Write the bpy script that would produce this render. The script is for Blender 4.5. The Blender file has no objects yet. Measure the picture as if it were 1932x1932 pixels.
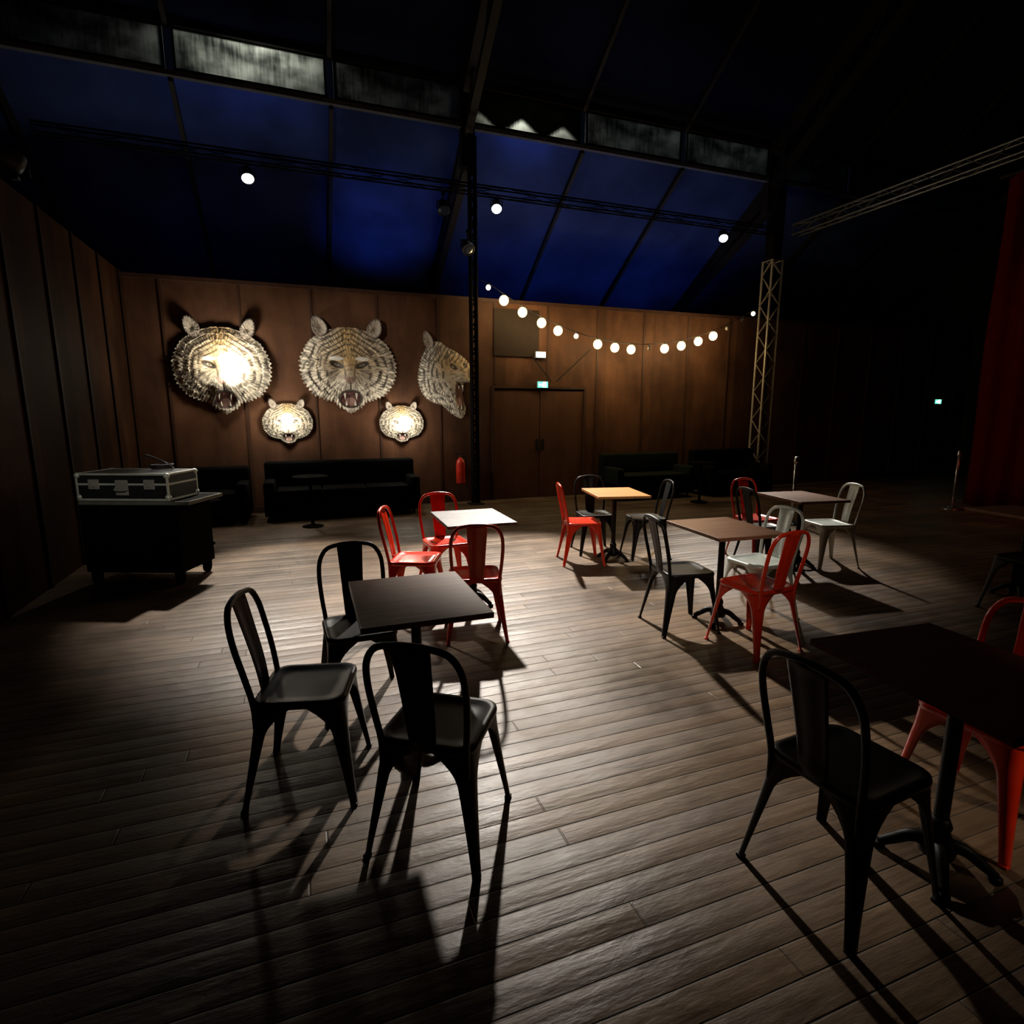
import bpy, bmesh, math, random
from mathutils import Vector, Matrix, noise
random.seed(7)
TH=math.radians(20.2); CT,ST=math.cos(TH),math.sin(TH)
def R(x,y): return (x*CT+y*ST, -x*ST+y*CT)
scene=bpy.context.scene
COL=scene.collection

# ------------------------------------------------------------ materials
def newmat(name):
    m=bpy.data.materials.new(name); m.use_nodes=True
    nt=m.node_tree; b=nt.nodes['Principled BSDF']
    return m,nt,b
def simple(name,col,rough=.5,metal=0,coat=0,emit=None,estr=0,noise_amt=.15,nscale=8,spec=.5):
    m,nt,b=newmat(name)
    tc=nt.nodes.new('ShaderNodeTexCoord'); n=nt.nodes.new('ShaderNodeTexNoise'); n.inputs['Scale'].default_value=nscale; n.inputs['Detail'].default_value=4
    nt.links.new(tc.outputs['Object'],n.inputs['Vector'])
    cr=nt.nodes.new('ShaderNodeValToRGB')
    cr.color_ramp.elements[0].position=.3; cr.color_ramp.elements[1].position=.7
    cr.color_ramp.elements[0].color=(*[c*(1-noise_amt) for c in col],1)
    cr.color_ramp.elements[1].color=(*[min(1,c*(1+noise_amt)) for c in col],1)
    nt.links.new(n.outputs['Fac'],cr.inputs['Fac']); nt.links.new(cr.outputs['Color'],b.inputs['Base Color'])
    b.inputs['Roughness'].default_value=rough; b.inputs['Metallic'].default_value=metal
    b.inputs['Coat Weight'].default_value=coat; b.inputs['Specular IOR Level'].default_value=spec
    if emit:
        b.inputs['Emission Color'].default_value=(*emit,1); b.inputs['Emission Strength'].default_value=estr
    return m
def math_node(nt,op,a,b=None):
    n=nt.nodes.new('ShaderNodeMath'); n.operation=op
    for i,v in enumerate((a,b)):
        if v is None: continue
        if isinstance(v,(int,float)): n.inputs[i].default_value=v
        else: nt.links.new(v,n.inputs[i])
    return n.outputs[0]
def wood(name,c1,c2,rough=.5,scale=(2,30,2),bump=.15,spec=.4):
    m,nt,b=newmat(name)
    tc=nt.nodes.new('ShaderNodeTexCoord'); mp=nt.nodes.new('ShaderNodeMapping'); mp.inputs['Scale'].default_value=scale
    nt.links.new(tc.outputs['Object'],mp.inputs['Vector'])
    n=nt.nodes.new('ShaderNodeTexNoise'); n.inputs['Scale'].default_value=1.5; n.inputs['Detail'].default_value=8; n.inputs['Distortion'].default_value=.6
    nt.links.new(mp.outputs['Vector'],n.inputs['Vector'])
    cr=nt.nodes.new('ShaderNodeValToRGB'); cr.color_ramp.elements[0].position=.3; cr.color_ramp.elements[1].position=.72
    cr.color_ramp.elements[0].color=(*c1,1); cr.color_ramp.elements[1].color=(*c2,1)
    nt.links.new(n.outputs['Fac'],cr.inputs['Fac']); nt.links.new(cr.outputs['Color'],b.inputs['Base Color'])
    bp=nt.nodes.new('ShaderNodeBump'); bp.inputs['Strength'].default_value=bump; bp.inputs['Distance'].default_value=.01
    nt.links.new(n.outputs['Fac'],bp.inputs['Height']); nt.links.new(bp.outputs['Normal'],b.inputs['Normal'])
    b.inputs['Roughness'].default_value=rough; b.inputs['Specular IOR Level'].default_value=spec
    return m

def floor_mat():
    m,nt,b=newmat('floor_planks')
    tc=nt.nodes.new('ShaderNodeTexCoord'); sp=nt.nodes.new('ShaderNodeSeparateXYZ'); nt.links.new(tc.outputs['Object'],sp.inputs[0])
    PW=.098
    row=math_node(nt,'DIVIDE',sp.outputs['Y'],PW)
    ri=math_node(nt,'FLOOR',row); fr=math_node(nt,'FRACT',row)
    wn=nt.nodes.new('ShaderNodeTexWhiteNoise'); wn.noise_dimensions='1D'; nt.links.new(ri,wn.inputs['W'])
    off=math_node(nt,'MULTIPLY',wn.outputs['Value'],3.1)
    xb=math_node(nt,'DIVIDE',math_node(nt,'ADD',sp.outputs['X'],off),3.4)
    xi=math_node(nt,'FLOOR',xb); xf=math_node(nt,'FRACT',xb)
    cmb=nt.nodes.new('ShaderNodeCombineXYZ'); nt.links.new(xi,cmb.inputs[0]); nt.links.new(ri,cmb.inputs[1])
    wn2=nt.nodes.new('ShaderNodeTexWhiteNoise'); wn2.noise_dimensions='2D'; nt.links.new(cmb.outputs[0],wn2.inputs['Vector'])
    mp=nt.nodes.new('ShaderNodeMapping'); mp.inputs['Scale'].default_value=(1.2,18,1); nt.links.new(tc.outputs['Object'],mp.inputs['Vector'])
    va=nt.nodes.new('ShaderNodeVectorMath'); va.operation='ADD'; nt.links.new(mp.outputs[0],va.inputs[0])
    cm2=nt.nodes.new('ShaderNodeCombineXYZ'); nt.links.new(math_node(nt,'MULTIPLY',wn2.outputs['Value'],37.),cm2.inputs[0]); nt.links.new(cm2.outputs[0],va.inputs[1])
    n=nt.nodes.new('ShaderNodeTexNoise'); n.inputs['Scale'].default_value=2.2; n.inputs['Detail'].default_value=8; n.inputs['Roughness'].default_value=.6; nt.links.new(va.outputs[0],n.inputs['Vector'])
    mpw=nt.nodes.new('ShaderNodeMapping'); mpw.inputs['Scale'].default_value=(1,3.2,1); nt.links.new(tc.outputs['Object'],mpw.inputs['Vector'])
    n2=nt.nodes.new('ShaderNodeTexNoise'); n2.inputs['Scale'].default_value=2.6; n2.inputs['Detail'].default_value=7; n2.inputs['Roughness'].default_value=.58; nt.links.new(mpw.outputs[0],n2.inputs['Vector'])
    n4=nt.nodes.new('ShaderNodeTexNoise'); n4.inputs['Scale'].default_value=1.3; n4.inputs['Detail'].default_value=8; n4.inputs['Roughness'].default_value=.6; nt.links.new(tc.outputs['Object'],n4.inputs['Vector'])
    cr=nt.nodes.new('ShaderNodeValToRGB'); cr.color_ramp.elements[0].position=.2; cr.color_ramp.elements[1].position=.85
    cr.color_ramp.elements[0].color=(.085,.050,.026,1); cr.color_ramp.elements[1].color=(.215,.137,.076,1)
    nt.links.new(n.outputs['Fac'],cr.inputs['Fac'])
    br=math_node(nt,'ADD',math_node(nt,'MULTIPLY',wn2.outputs['Value'],.45),.55)
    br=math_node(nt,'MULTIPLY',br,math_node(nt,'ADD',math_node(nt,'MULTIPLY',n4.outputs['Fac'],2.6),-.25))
    d=math_node(nt,'ABSOLUTE',math_node(nt,'SUBTRACT',fr,.5))
    rag=math_node(nt,'ADD',d,math_node(nt,'MULTIPLY',math_node(nt,'SUBTRACT',n2.outputs['Fac'],.5),.07))
    gap=nt.nodes.new('ShaderNodeMapRange'); gap.inputs['From Min'].default_value=.46; gap.inputs['From Max'].default_value=.495; gap.inputs['To Min'].default_value=1; gap.inputs['To Max'].default_value=.25; nt.links.new(rag,gap.inputs['Value'])
    dx=math_node(nt,'ABSOLUTE',math_node(nt,'SUBTRACT',xf,.5))
    gx=nt.nodes.new('ShaderNodeMapRange'); gx.inputs['From Min'].default_value=.4985; gx.inputs['From Max'].default_value=.4995; gx.inputs['To Min'].default_value=1; gx.inputs['To Max'].default_value=.4; nt.links.new(dx,gx.inputs['Value'])
    g=math_node(nt,'MULTIPLY',gap.outputs[0],gx.outputs[0])
    tot=math_node(nt,'MULTIPLY',br,g)
    vm=nt.nodes.new('ShaderNodeVectorMath'); vm.operation='SCALE'; nt.links.new(cr.outputs['Color'],vm.inputs[0]); nt.links.new(tot,vm.inputs['Scale'])
    nt.links.new(vm.outputs[0],b.inputs['Base Color'])
    cup=math_node(nt,'MULTIPLY',math_node(nt,'MULTIPLY',d,d),-1.0)
    tilt=math_node(nt,'MULTIPLY',math_node(nt,'SUBTRACT',wn2.outputs['Value'],.5),math_node(nt,'MULTIPLY',fr,1.3))
    h=math_node(nt,'ADD',cup,math_node(nt,'MULTIPLY',g,.25)); h=math_node(nt,'ADD',h,tilt)
    h=math_node(nt,'ADD',h,math_node(nt,'MULTIPLY',n.outputs['Fac'],.22)); h=math_node(nt,'ADD',h,math_node(nt,'MULTIPLY',n2.outputs['Fac'],1.0))
    bp=nt.nodes.new('ShaderNodeBump'); bp.inputs['Strength'].default_value=.85; bp.inputs['Distance'].default_value=.010
    nt.links.new(h,bp.inputs['Height']); nt.links.new(bp.outputs['Normal'],b.inputs['Normal'])
    rr=nt.nodes.new('ShaderNodeMapRange'); rr.inputs['From Min'].default_value=.35; rr.inputs['From Max'].default_value=.65; rr.inputs['To Min'].default_value=.37; rr.inputs['To Max'].default_value=.56; nt.links.new(n4.outputs['Fac'],rr.inputs['Value']); nt.links.new(rr.outputs[0],b.inputs['Roughness'])
    b.inputs['Specular IOR Level'].default_value=.40
    return m
def wall_mat(name,f,spec=.25):
    m,nt,b=newmat(name)
    tc=nt.nodes.new('ShaderNodeTexCoord'); mp=nt.nodes.new('ShaderNodeMapping'); mp.inputs['Scale'].default_value=(3,3,.8); nt.links.new(tc.outputs['Object'],mp.inputs[0])
    n=nt.nodes.new('ShaderNodeTexNoise'); n.inputs['Scale'].default_value=1.4; n.inputs['Detail'].default_value=8; n.inputs['Distortion'].default_value=.5; nt.links.new(mp.outputs[0],n.inputs[0])
    cr=nt.nodes.new('ShaderNodeValToRGB'); cr.color_ramp.elements[0].position=.3; cr.color_ramp.elements[1].position=.75
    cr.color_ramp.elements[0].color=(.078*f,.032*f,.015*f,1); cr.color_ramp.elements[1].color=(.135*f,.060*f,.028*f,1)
    nt.links.new(n.outputs[0],cr.inputs[0])
    sp=nt.nodes.new('ShaderNodeSeparateXYZ'); nt.links.new(tc.outputs['Object'],sp.inputs[0])
    s=math_node(nt,'ADD',sp.outputs['X'],sp.outputs['Y'])
    wn=nt.nodes.new('ShaderNodeTexWhiteNoise'); wn.noise_dimensions='1D'; nt.links.new(math_node(nt,'FLOOR',math_node(nt,'DIVIDE',s,1.02)),wn.inputs['W'])
    k=math_node(nt,'ADD',math_node(nt,'MULTIPLY',wn.outputs[0],.5),.7)
    n5=nt.nodes.new('ShaderNodeTexNoise'); n5.inputs['Scale'].default_value=.9; n5.inputs['Detail'].default_value=8; n5.inputs['Roughness'].default_value=.6; nt.links.new(tc.outputs['Object'],n5.inputs[0])
    k=math_node(nt,'MULTIPLY',k,math_node(nt,'ADD',math_node(nt,'MULTIPLY',n5.outputs[0],2.2),-.10))
    vm=nt.nodes.new('ShaderNodeVectorMath'); vm.operation='SCALE'; nt.links.new(cr.outputs[0],vm.inputs[0]); nt.links.new(k,vm.inputs['Scale'])
    nt.links.new(vm.outputs[0],b.inputs['Base Color']); b.inputs['Roughness'].default_value=.7; b.inputs['Specular IOR Level'].default_value=spec
    return m
M={}
M['floor']=floor_mat(); M['wall']=wall_mat('wall_plywood',1.0); M['wallshade']=wall_mat('shaded_plywood',.24,.02)  # second plywood is the same wood with left-wall shade put into its colour
M['walldark']=simple('dark_wall_paint',(.012,.009,.008),.8)
M['panel']=simple('dark_brown_board',(.030,.018,.011),.7,spec=.2)
M['batten']=wood('wall_batten_wood',(.045,.018,.009),(.075,.032,.014),.6,(6,6,1))
M['battenshade']=wood('shaded_batten_wood',(.010,.005,.003),(.018,.008,.005),.7,(6,6,1),spec=.05)  # batten wood darkened in colour to go with the left wall's painted shade
M['door']=wood('door_wood',(.085,.036,.016),(.125,.053,.024),.55,(4,4,1))
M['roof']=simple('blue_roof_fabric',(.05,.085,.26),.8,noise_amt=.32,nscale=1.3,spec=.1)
M['roofshade']=simple('shaded_roof_fabric',(.012,.018,.050),.85,noise_amt=.5,nscale=.8,spec=.05)  # same roof fabric, colour darkened to stand for shade in the upper roof
M['steel']=simple('dark_steel',(.014,.012,.011),.6,.1,spec=.25)
M['galv']=simple('galvanised_steel',(.30,.29,.27),.45,.3)
M['rail']=simple('painted_rail',(.12,.13,.14),.5,.2)
M['truss']=simple('truss_metal',(.46,.40,.29),.4,.3)
M['trussdark']=simple('dark_truss_metal',(.005,.004,.004),.8,.0,spec=.08)
M['trussgrey']=simple('grey_truss_metal',(.10,.10,.10),.4,.6)
M['black']=simple('black_painted_metal',(.005,.005,.005),.42,.0,.0,spec=.26)
M['red']=simple('red_painted_metal',(.74,.032,.006),.25,.0,.5)
M['silver']=simple('grey_galvanised_metal',(.58,.63,.58),.35,.3)
M['iron']=simple('cast_iron',(.006,.0055,.005),.5,.1,spec=.2)
M['matt']=simple('matt_black_laminate',(.004,.004,.004),.9,spec=.02)
M['top_dark']=wood('dark_table_wood',(.18,.080,.045),(.32,.165,.095),.5,(2,22,2),spec=.22)
M['top_brown']=wood('brown_table_wood',(.13,.062,.034),(.23,.12,.07),.40,(2,22,2),spec=.38)
M['top_orange']=wood('orange_table_wood',(.40,.17,.045),(.58,.29,.09),.5,(2,22,2),spec=.3)
M['top_pale']=wood('pale_table_wood',(.06,.055,.055),(.18,.165,.16),.5,(5,9,5),spec=.3)
M['top_red']=wood('reddish_table_wood',(.06,.014,.008),(.11,.028,.016),.6,(2,22,2),spec=.08)
M['leather']=simple('black_leather',(.0025,.0025,.0025),.75,spec=.04)
M['leathergreen']=simple('dark_green_upholstery',(.010,.014,.008),.8,spec=.08)
M['alu']=simple('brushed_aluminium',(.50,.53,.48),.4,.25)
M['edge']=simple('dark_grey_edging',(.14,.14,.12),.5,.3)  # darker grey than the aluminium edging
M['chrome']=simple('chrome_metal',(.5,.5,.5),.25,.9)
M['casepanel']=simple('black_case_laminate',(.010,.010,.012),.45)
M['trunkdark']=simple('black_trunk_laminate',(.002,.002,.002),.85,spec=.03)
M['plasticblack']=simple('black_plastic',(.01,.01,.01),.5)
M['redext']=simple('extinguisher_red',(.60,.03,.012),.35,0,.3)
M['bulb_dim']=simple('dim_bulb_glass',(.8,.75,.6),.2,emit=(1,.85,.55),estr=3)
M['bulb_off']=simple('unlit_bulb_glass',(.25,.23,.2),.1)
M['lamp']=simple('lit_lamp_lens',(1,1,1),.3,emit=(.9,.95,1),estr=30)
M['lampdark']=simple('dark_lens',(.02,.03,.06),.2)
M['signgreen']=simple('sign_green_lit',(.1,.6,.4),.5,emit=(.10,.75,.45),estr=2.5,noise_amt=.02)
M['signwhite']=simple('sign_white_lit',(.9,.95,.92),.5,emit=(.8,1,.97),estr=6,noise_amt=.02)
M['curtain']=simple('red_velvet',(.16,.006,.004),.9,spec=.1)
M['cable']=simple('cable_rubber',(.012,.012,.012),.6)
M['fang']=simple('ivory',(.8,.76,.65),.35)
def glow_glass(name,col,strength):
    m,nt,b=newmat(name); nt.nodes.remove(b); out=nt.nodes['Material Output']
    t=nt.nodes.new('ShaderNodeBsdfTransparent'); t.inputs[0].default_value=(.75,.72,.65,1)
    e=nt.nodes.new('ShaderNodeEmission'); e.inputs[0].default_value=(*col,1); e.inputs[1].default_value=strength
    a=nt.nodes.new('ShaderNodeAddShader'); nt.links.new(t.outputs[0],a.inputs[0]); nt.links.new(e.outputs[0],a.inputs[1]); nt.links.new(a.outputs[0],out.inputs[0])
    return m
M['bulb_warm']=glow_glass('lit_bulb_glass',(1,.83,.47),1.5)
M['tigerlamp']=glow_glass('lit_globe_bulb',(1,.95,.86),12)
def attr_mat():
    m,nt,b=newmat('painted_fur_relief')
    a=nt.nodes.new('ShaderNodeVertexColor'); a.layer_name='Col'
    tc=nt.nodes.new('ShaderNodeTexCoord'); n=nt.nodes.new('ShaderNodeTexNoise'); n.inputs['Scale'].default_value=34; n.inputs['Detail'].default_value=6; nt.links.new(tc.outputs['Object'],n.inputs[0])
    nt.links.new(a.outputs['Color'],b.inputs['Base Color'])
    bp=nt.nodes.new('ShaderNodeBump'); bp.inputs['Strength'].default_value=.4; bp.inputs['Distance'].default_value=.02; nt.links.new(n.outputs[0],bp.inputs['Height']); nt.links.new(bp.outputs[0],b.inputs['Normal'])
    b.inputs['Roughness'].default_value=.5
    return m
M['tiger']=attr_mat()
def pane_mat(name,mode):
    m,nt,b=newmat(name); nt.nodes.remove(b); out=nt.nodes['Material Output']
    tc=nt.nodes.new('ShaderNodeTexCoord'); mp=nt.nodes.new('ShaderNodeMapping'); mp.inputs['Scale'].default_value=(14,1,1.1); nt.links.new(tc.outputs['Object'],mp.inputs[0])
    n=nt.nodes.new('ShaderNodeTexNoise'); n.inputs['Scale'].default_value=1.6; n.inputs['Detail'].default_value=10; n.inputs['Roughness'].default_value=.7; nt.links.new(mp.outputs[0],n.inputs[0])
    mp3=nt.nodes.new('ShaderNodeMapping'); mp3.inputs['Scale'].default_value=(1.6,1,2.5); nt.links.new(tc.outputs['Object'],mp3.inputs[0])
    n3=nt.nodes.new('ShaderNodeTexNoise'); n3.inputs['Scale'].default_value=1.2; n3.inputs['Detail'].default_value=3; nt.links.new(mp3.outputs[0],n3.inputs[0])
    sp=nt.nodes.new('ShaderNodeSeparateXYZ'); nt.links.new(tc.outputs['Object'],sp.inputs[0])
    f=math_node(nt,'ADD',math_node(nt,'MULTIPLY',n.outputs[0],.35),math_node(nt,'MULTIPLY',n3.outputs[0],.65))
    cr=nt.nodes.new('ShaderNodeValToRGB'); cr.color_ramp.elements[0].position=.40; cr.color_ramp.elements[1].position=.62
    cr.color_ramp.elements[0].color=(.14,.15,.14,1); cr.color_ramp.elements[1].color=(.80,.82,.76,1)
    nt.links.new(f,cr.inputs[0])
    tr=nt.nodes.new('ShaderNodeBsdfTranslucent')
    if mode=='heap':
        xx=math_node(nt,'ADD',sp.outputs['X'],math_node(nt,'MULTIPLY',n.outputs[0],.16))
        w=math_node(nt,'ABSOLUTE',math_node(nt,'SINE',math_node(nt,'MULTIPLY',xx,4.2)))
        w=math_node(nt,'POWER',w,1.6)
        top=math_node(nt,'SUBTRACT',math_node(nt,'MULTIPLY',math_node(nt,'SUBTRACT',1,w),.19),.26)
        mr=nt.nodes.new('ShaderNodeMapRange'); nt.links.new(math_node(nt,'SUBTRACT',top,sp.outputs['Z']),mr.inputs['Value']); mr.inputs['From Min'].default_value=-.03; mr.inputs['From Max'].default_value=.05; mr.inputs['To Min'].default_value=.03; mr.inputs['To Max'].default_value=1
        vm=nt.nodes.new('ShaderNodeVectorMath'); vm.operation='SCALE'; nt.links.new(cr.outputs[0],vm.inputs[0]); nt.links.new(mr.outputs[0],vm.inputs['Scale']); cr.color_ramp.elements[0].color=(.4,.4,.35,1)
        nt.links.new(vm.outputs[0],tr.inputs[0])
    else: nt.links.new(cr.outputs[0],tr.inputs[0])
    gl=nt.nodes.new('ShaderNodeBsdfDiffuse'); gl.inputs[0].default_value=(.08,.09,.09,1)
    mx=nt.nodes.new('ShaderNodeMixShader'); mx.inputs[0].default_value=.25; nt.links.new(tr.outputs[0],mx.inputs[1]); nt.links.new(gl.outputs[0],mx.inputs[2])
    nt.links.new(mx.outputs[0],out.inputs[0])
    return m
M['pane']=pane_mat('dirty_glass','plain'); M['paneheap']=pane_mat('dirty_glass_drifts','heap')

# ------------------------------------------------------------ mesh helpers
def mesh_from(bm,name,mats,smooth=False):
    bmesh.ops.recalc_face_normals(bm,faces=bm.faces[:])
    me=bpy.data.meshes.new(name); bm.to_mesh(me); bm.free()
    if not isinstance(mats,(list,tuple)): mats=[mats]
    for m in mats: me.materials.append(m)
    if smooth:
        for p in me.polygons: p.use_smooth=True
    return me
def box(bm,c,s,bev=0,rot=None,mi=0):
    g=bmesh.ops.create_cube(bm,size=1)
    vs=g['verts']; 
    bmesh.ops.scale(bm,vec=s,verts=vs)
    if bev>0:
        es=list({e for v in vs for e in v.link_edges})
        r=bmesh.ops.bevel(bm,geom=es,offset=bev,segments=2,affect='EDGES',profile=.5); vs=list({v for f in r['faces'] for v in f.verts}|{v for v in vs if v.is_valid})
    if rot is not None: bmesh.ops.rotate(bm,cent=(0,0,0),matrix=rot,verts=vs)
    bmesh.ops.translate(bm,vec=c,verts=vs)
    if mi:
        for v in vs:
            for f in v.link_faces: f.material_index=mi
    return vs
def cyl(bm,p0,p1,r0,r1=None,seg=16):
    p0,p1=Vector(p0),Vector(p1); r1=r0 if r1 is None else r1
    d=p1-p0; L=d.length
    g=bmesh.ops.create_cone(bm,cap_ends=True,segments=seg,radius1=r0,radius2=r1,depth=L)
    q=d.to_track_quat('Z','Y').to_matrix()
    bmesh.ops.rotate(bm,cent=(0,0,0),matrix=q,verts=g['verts'])
    bmesh.ops.translate(bm,vec=(p0+p1)/2,verts=g['verts'])
    return g['verts']
def sphere(bm,c,r,sc=(1,1,1),u=16,v=10):
    g=bmesh.ops.create_uvsphere(bm,u_segments=u,v_segments=v,radius=r)
    bmesh.ops.scale(bm,vec=sc,verts=g['verts']); bmesh.ops.translate(bm,vec=c,verts=g['verts'])
def catmull(pts,n=6):
    pts=[Vector(p) for p in pts]; out=[]
    P=[pts[0]*2-pts[1]]+pts+[pts[-1]*2-pts[-2]]
    for i in range(1,len(P)-2):
        for k in range(n):
            t=k/n; a,b,c,d=P[i-1],P[i],P[i+1],P[i+2]
            out.append(.5*((2*b)+(c-a)*t+(2*a-5*b+4*c-d)*t*t+(3*b-a-3*c+d)*t**3))
    out.append(pts[-1]); return out
def tube(bm,pts,r,seg=8,rf=None):
    pts=[Vector(p) for p in pts]; rings=[]; up=None
    for i,p in enumerate(pts):
        t=(pts[min(i+1,len(pts)-1)]-pts[max(i-1,0)]).normalized()
        if up is None:
            up=Vector((0,0,1)) if abs(t.z)<.9 else Vector((0,1,0))
        n=(up-t*up.dot(t)).normalized(); up=n; b=t.cross(n)
        rr=r if rf is None else rf(i/(len(pts)-1))
        rings.append([bm.verts.new(p+(n*math.cos(2*math.pi*k/seg)+b*math.sin(2*math.pi*k/seg))*rr) for k in range(seg)])
    for a,b in zip(rings,rings[1:]):
        for k in range(seg): bm.faces.new((a[k],a[(k+1)%seg],b[(k+1)%seg],b[k]))
    bm.faces.new(rings[0]); bm.faces.new(rings[-1])
def lathe(bm,prof,seg=24,c=(0,0,0)):
    rings=[]
    for r,z in prof:
        rings.append([bm.verts.new((c[0]+r*math.cos(2*math.pi*k/seg),c[1]+r*math.sin(2*math.pi*k/seg),c[2]+z)) for k in range(seg)])
    for a,b in zip(rings,rings[1:]):
        for k in range(seg): bm.faces.new((a[k],a[(k+1)%seg],b[(k+1)%seg],b[k]))
    bm.faces.new(rings[0]); bm.faces.new(rings[-1])
def ob(name,data,loc=(0,0,0),rot=(0,0,0),parent=None,scale=(1,1,1),**kw):
    o=bpy.data.objects.new(name,data); COL.objects.link(o)
    o.location=loc; o.rotation_euler=rot; o.scale=scale
    if parent: o.parent=parent
    for k,v in kw.items(): o[k]=v
    return o
def thing(name,label,category,loc=(0,0,0),rotz=0,group=None):
    e=ob(name,None,loc,(0,0,rotz)); e.empty_display_size=.2
    e['label']=label; e['category']=category
    if group: e['group']=group
    return e
def struct(name,me,**kw):
    o=ob(name,me,**kw); o['kind']='structure'; return o
def point(loc,power,col,rad,parent=None):
    l=bpy.data.lights.new('point_glow','POINT'); l.energy=power; l.color=col; l.shadow_soft_size=rad
    o=bpy.data.objects.new('point_glow',l); COL.objects.link(o); o.location=loc
    if parent: o.parent=parent

# ------------------------------------------------------------ setting
XL,XR,YF,YB=-2.27,16.0,-3.5,9.78
WH=3.54
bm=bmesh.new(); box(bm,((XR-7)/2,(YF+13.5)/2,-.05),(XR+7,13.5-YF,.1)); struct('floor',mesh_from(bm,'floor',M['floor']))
def wall_x(name,x0,x1,y,h,mat,bat=1.02,hole=None,phase=0):
    bm=bmesh.new(); segs=[(x0,x1,0,h)] if not hole else [(x0,hole[0],0,h),(hole[1],x1,0,h),(hole[0],hole[1],hole[2],h)]
    for a,b_,z0,z1 in segs: box(bm,((a+b_)/2,y+.05,(z0+z1)/2),(b_-a,.1,z1-z0))
    if bat:
        x=x0+phase
        while x<x1:
            z0=0
            if hole and hole[0]-.03<x<hole[1]+.03: z0=hole[2]+.06
            box(bm,(x,y-.006,(z0+h)/2),(.040,.016,h-z0),0,None,1)
            x+=bat
        box(bm,((x0+x1)/2,y-.012,h-.03),(x1-x0,.025,.06),0,None,1)
    return struct(name,mesh_from(bm,name,[mat,M['batten']]))
D0,D1,DH=3.25,5.05,2.02
wall_x('wall_back',XL,XR,YB,WH,M['wall'],1.02,(D0,D1,DH),.45)
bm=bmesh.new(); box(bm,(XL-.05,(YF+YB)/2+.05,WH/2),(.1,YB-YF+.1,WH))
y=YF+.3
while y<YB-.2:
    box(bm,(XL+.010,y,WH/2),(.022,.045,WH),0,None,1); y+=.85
struct('wall_left',mesh_from(bm,'wall_left',[M['wallshade'],M['battenshade']]))
def plainwall(name,c,s,mat): 
    bm=bmesh.new(); box(bm,c,s); struct(name,mesh_from(bm,name,mat))
plainwall('wall_right',(XR+.05,(YF+13.5)/2,6.5),(.1,13.5-YF,13),M['walldark'])
plainwall('wall_front',((XR-7)/2,YF-.05,6.5),(XR+7,.1,13),M['walldark'])
plainwall('wall_rear',((XR-7)/2,13.55,1.8),(XR+7,.1,3.6),M['walldark'])
plainwall('wall_side',(-7.05,(YF+13.5)/2,6.5),(.1,13.5-YF,13),M['walldark'])
# roof
KY,KZ,SL=9.47,6.04,.6595
bm=bmesh.new()
def quad(bm,pts,mi=0):
    f=bm.faces.new([bm.verts.new(p) for p in pts]); f.material_index=mi
X0,X1=-7,XR
quad(bm,[(X0,KY,KZ),(X1,KY,KZ),(X1,13.5,KZ-SL*(13.5-KY)),(X0,13.5,KZ-SL*(13.5-KY))])
TZ=KZ+.64; RY=3.0; RZ=TZ+SL*(KY-RY)
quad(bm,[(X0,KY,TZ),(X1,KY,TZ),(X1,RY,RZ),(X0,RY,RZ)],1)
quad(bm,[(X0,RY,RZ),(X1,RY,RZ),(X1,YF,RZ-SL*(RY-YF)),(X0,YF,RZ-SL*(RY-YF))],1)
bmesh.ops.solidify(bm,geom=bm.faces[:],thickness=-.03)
struct('ceiling',mesh_from(bm,'ceiling',[M['roof'],M['roofshade']]))
# rafters
tn=1
RX=[-5.48,-3.43,-1.38,.67,2.72,4.77,6.82,8.87,10.92,12.97,15.0]
for i,x in enumerate(RX):
    main=i in (4,7,10)
    w=.15 if main else .06; hgt=.18 if main else .09
    bm=bmesh.new()
    def beam(p0,p1,w,h):
        p0,p1=Vector(p0),Vector(p1); d=p1-p0; ln=d.length; ang=math.atan2(d.z,d.y)
        box(bm,(p0+p1)/2,(w,ln,h),0,Matrix.Rotation(ang,3,'X'))
    o=hgt*.65
    beam((x,KY,KZ-o),(x,13.3,KZ-SL*(13.3-KY)-o),w,hgt)
    beam((x,KY,TZ-o-.02),(x,RY,RZ-o-.02),w,hgt)
    if main:
        beam((x,KY,KZ-.55),(x,12.4,KZ-SL*(12.4-KY)-.20),.12,.12)
        beam((x,KY-.05,TZ-.75),(x,RY,RZ-.75),.12,.12)
        n=7
        for k in range(n):
            t0,t1=k/n,(k+.5)/n
            pa=(x,KY+(12.4-KY)*t0,KZ-.55-(SL*(12.4-KY)-.35)*t0); pb=(x,KY+(12.4-KY)*t1,KZ-.1-SL*(12.4-KY)*t1)
            cyl(bm,pa,pb,.025,seg=6)
            pa=(x,KY+(RY-KY)*t0,TZ-.75+(RZ-TZ)*t0); pb=(x,KY+(RY-KY)*t1,TZ-.1+(RZ-TZ)*t1); cyl(bm,pa,pb,.025,seg=6)
        box(bm,(x,KY,(KZ-.6+TZ)/2),(.22,.16,TZ-KZ+.6))
    struct('trim_%d'%tn,mesh_from(bm,'rafter',M['steel'])); tn+=1
for z,hh,mt in ((KZ-.01,.06,'rail'),(TZ-.03,.09,'steel')):
    bm=bmesh.new(); box(bm,((X0+X1)/2,KY-.03,z),(X1-X0,.08,hh)); struct('trim_%d'%tn,mesh_from(bm,'rail',M[mt])); tn+=1
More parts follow.
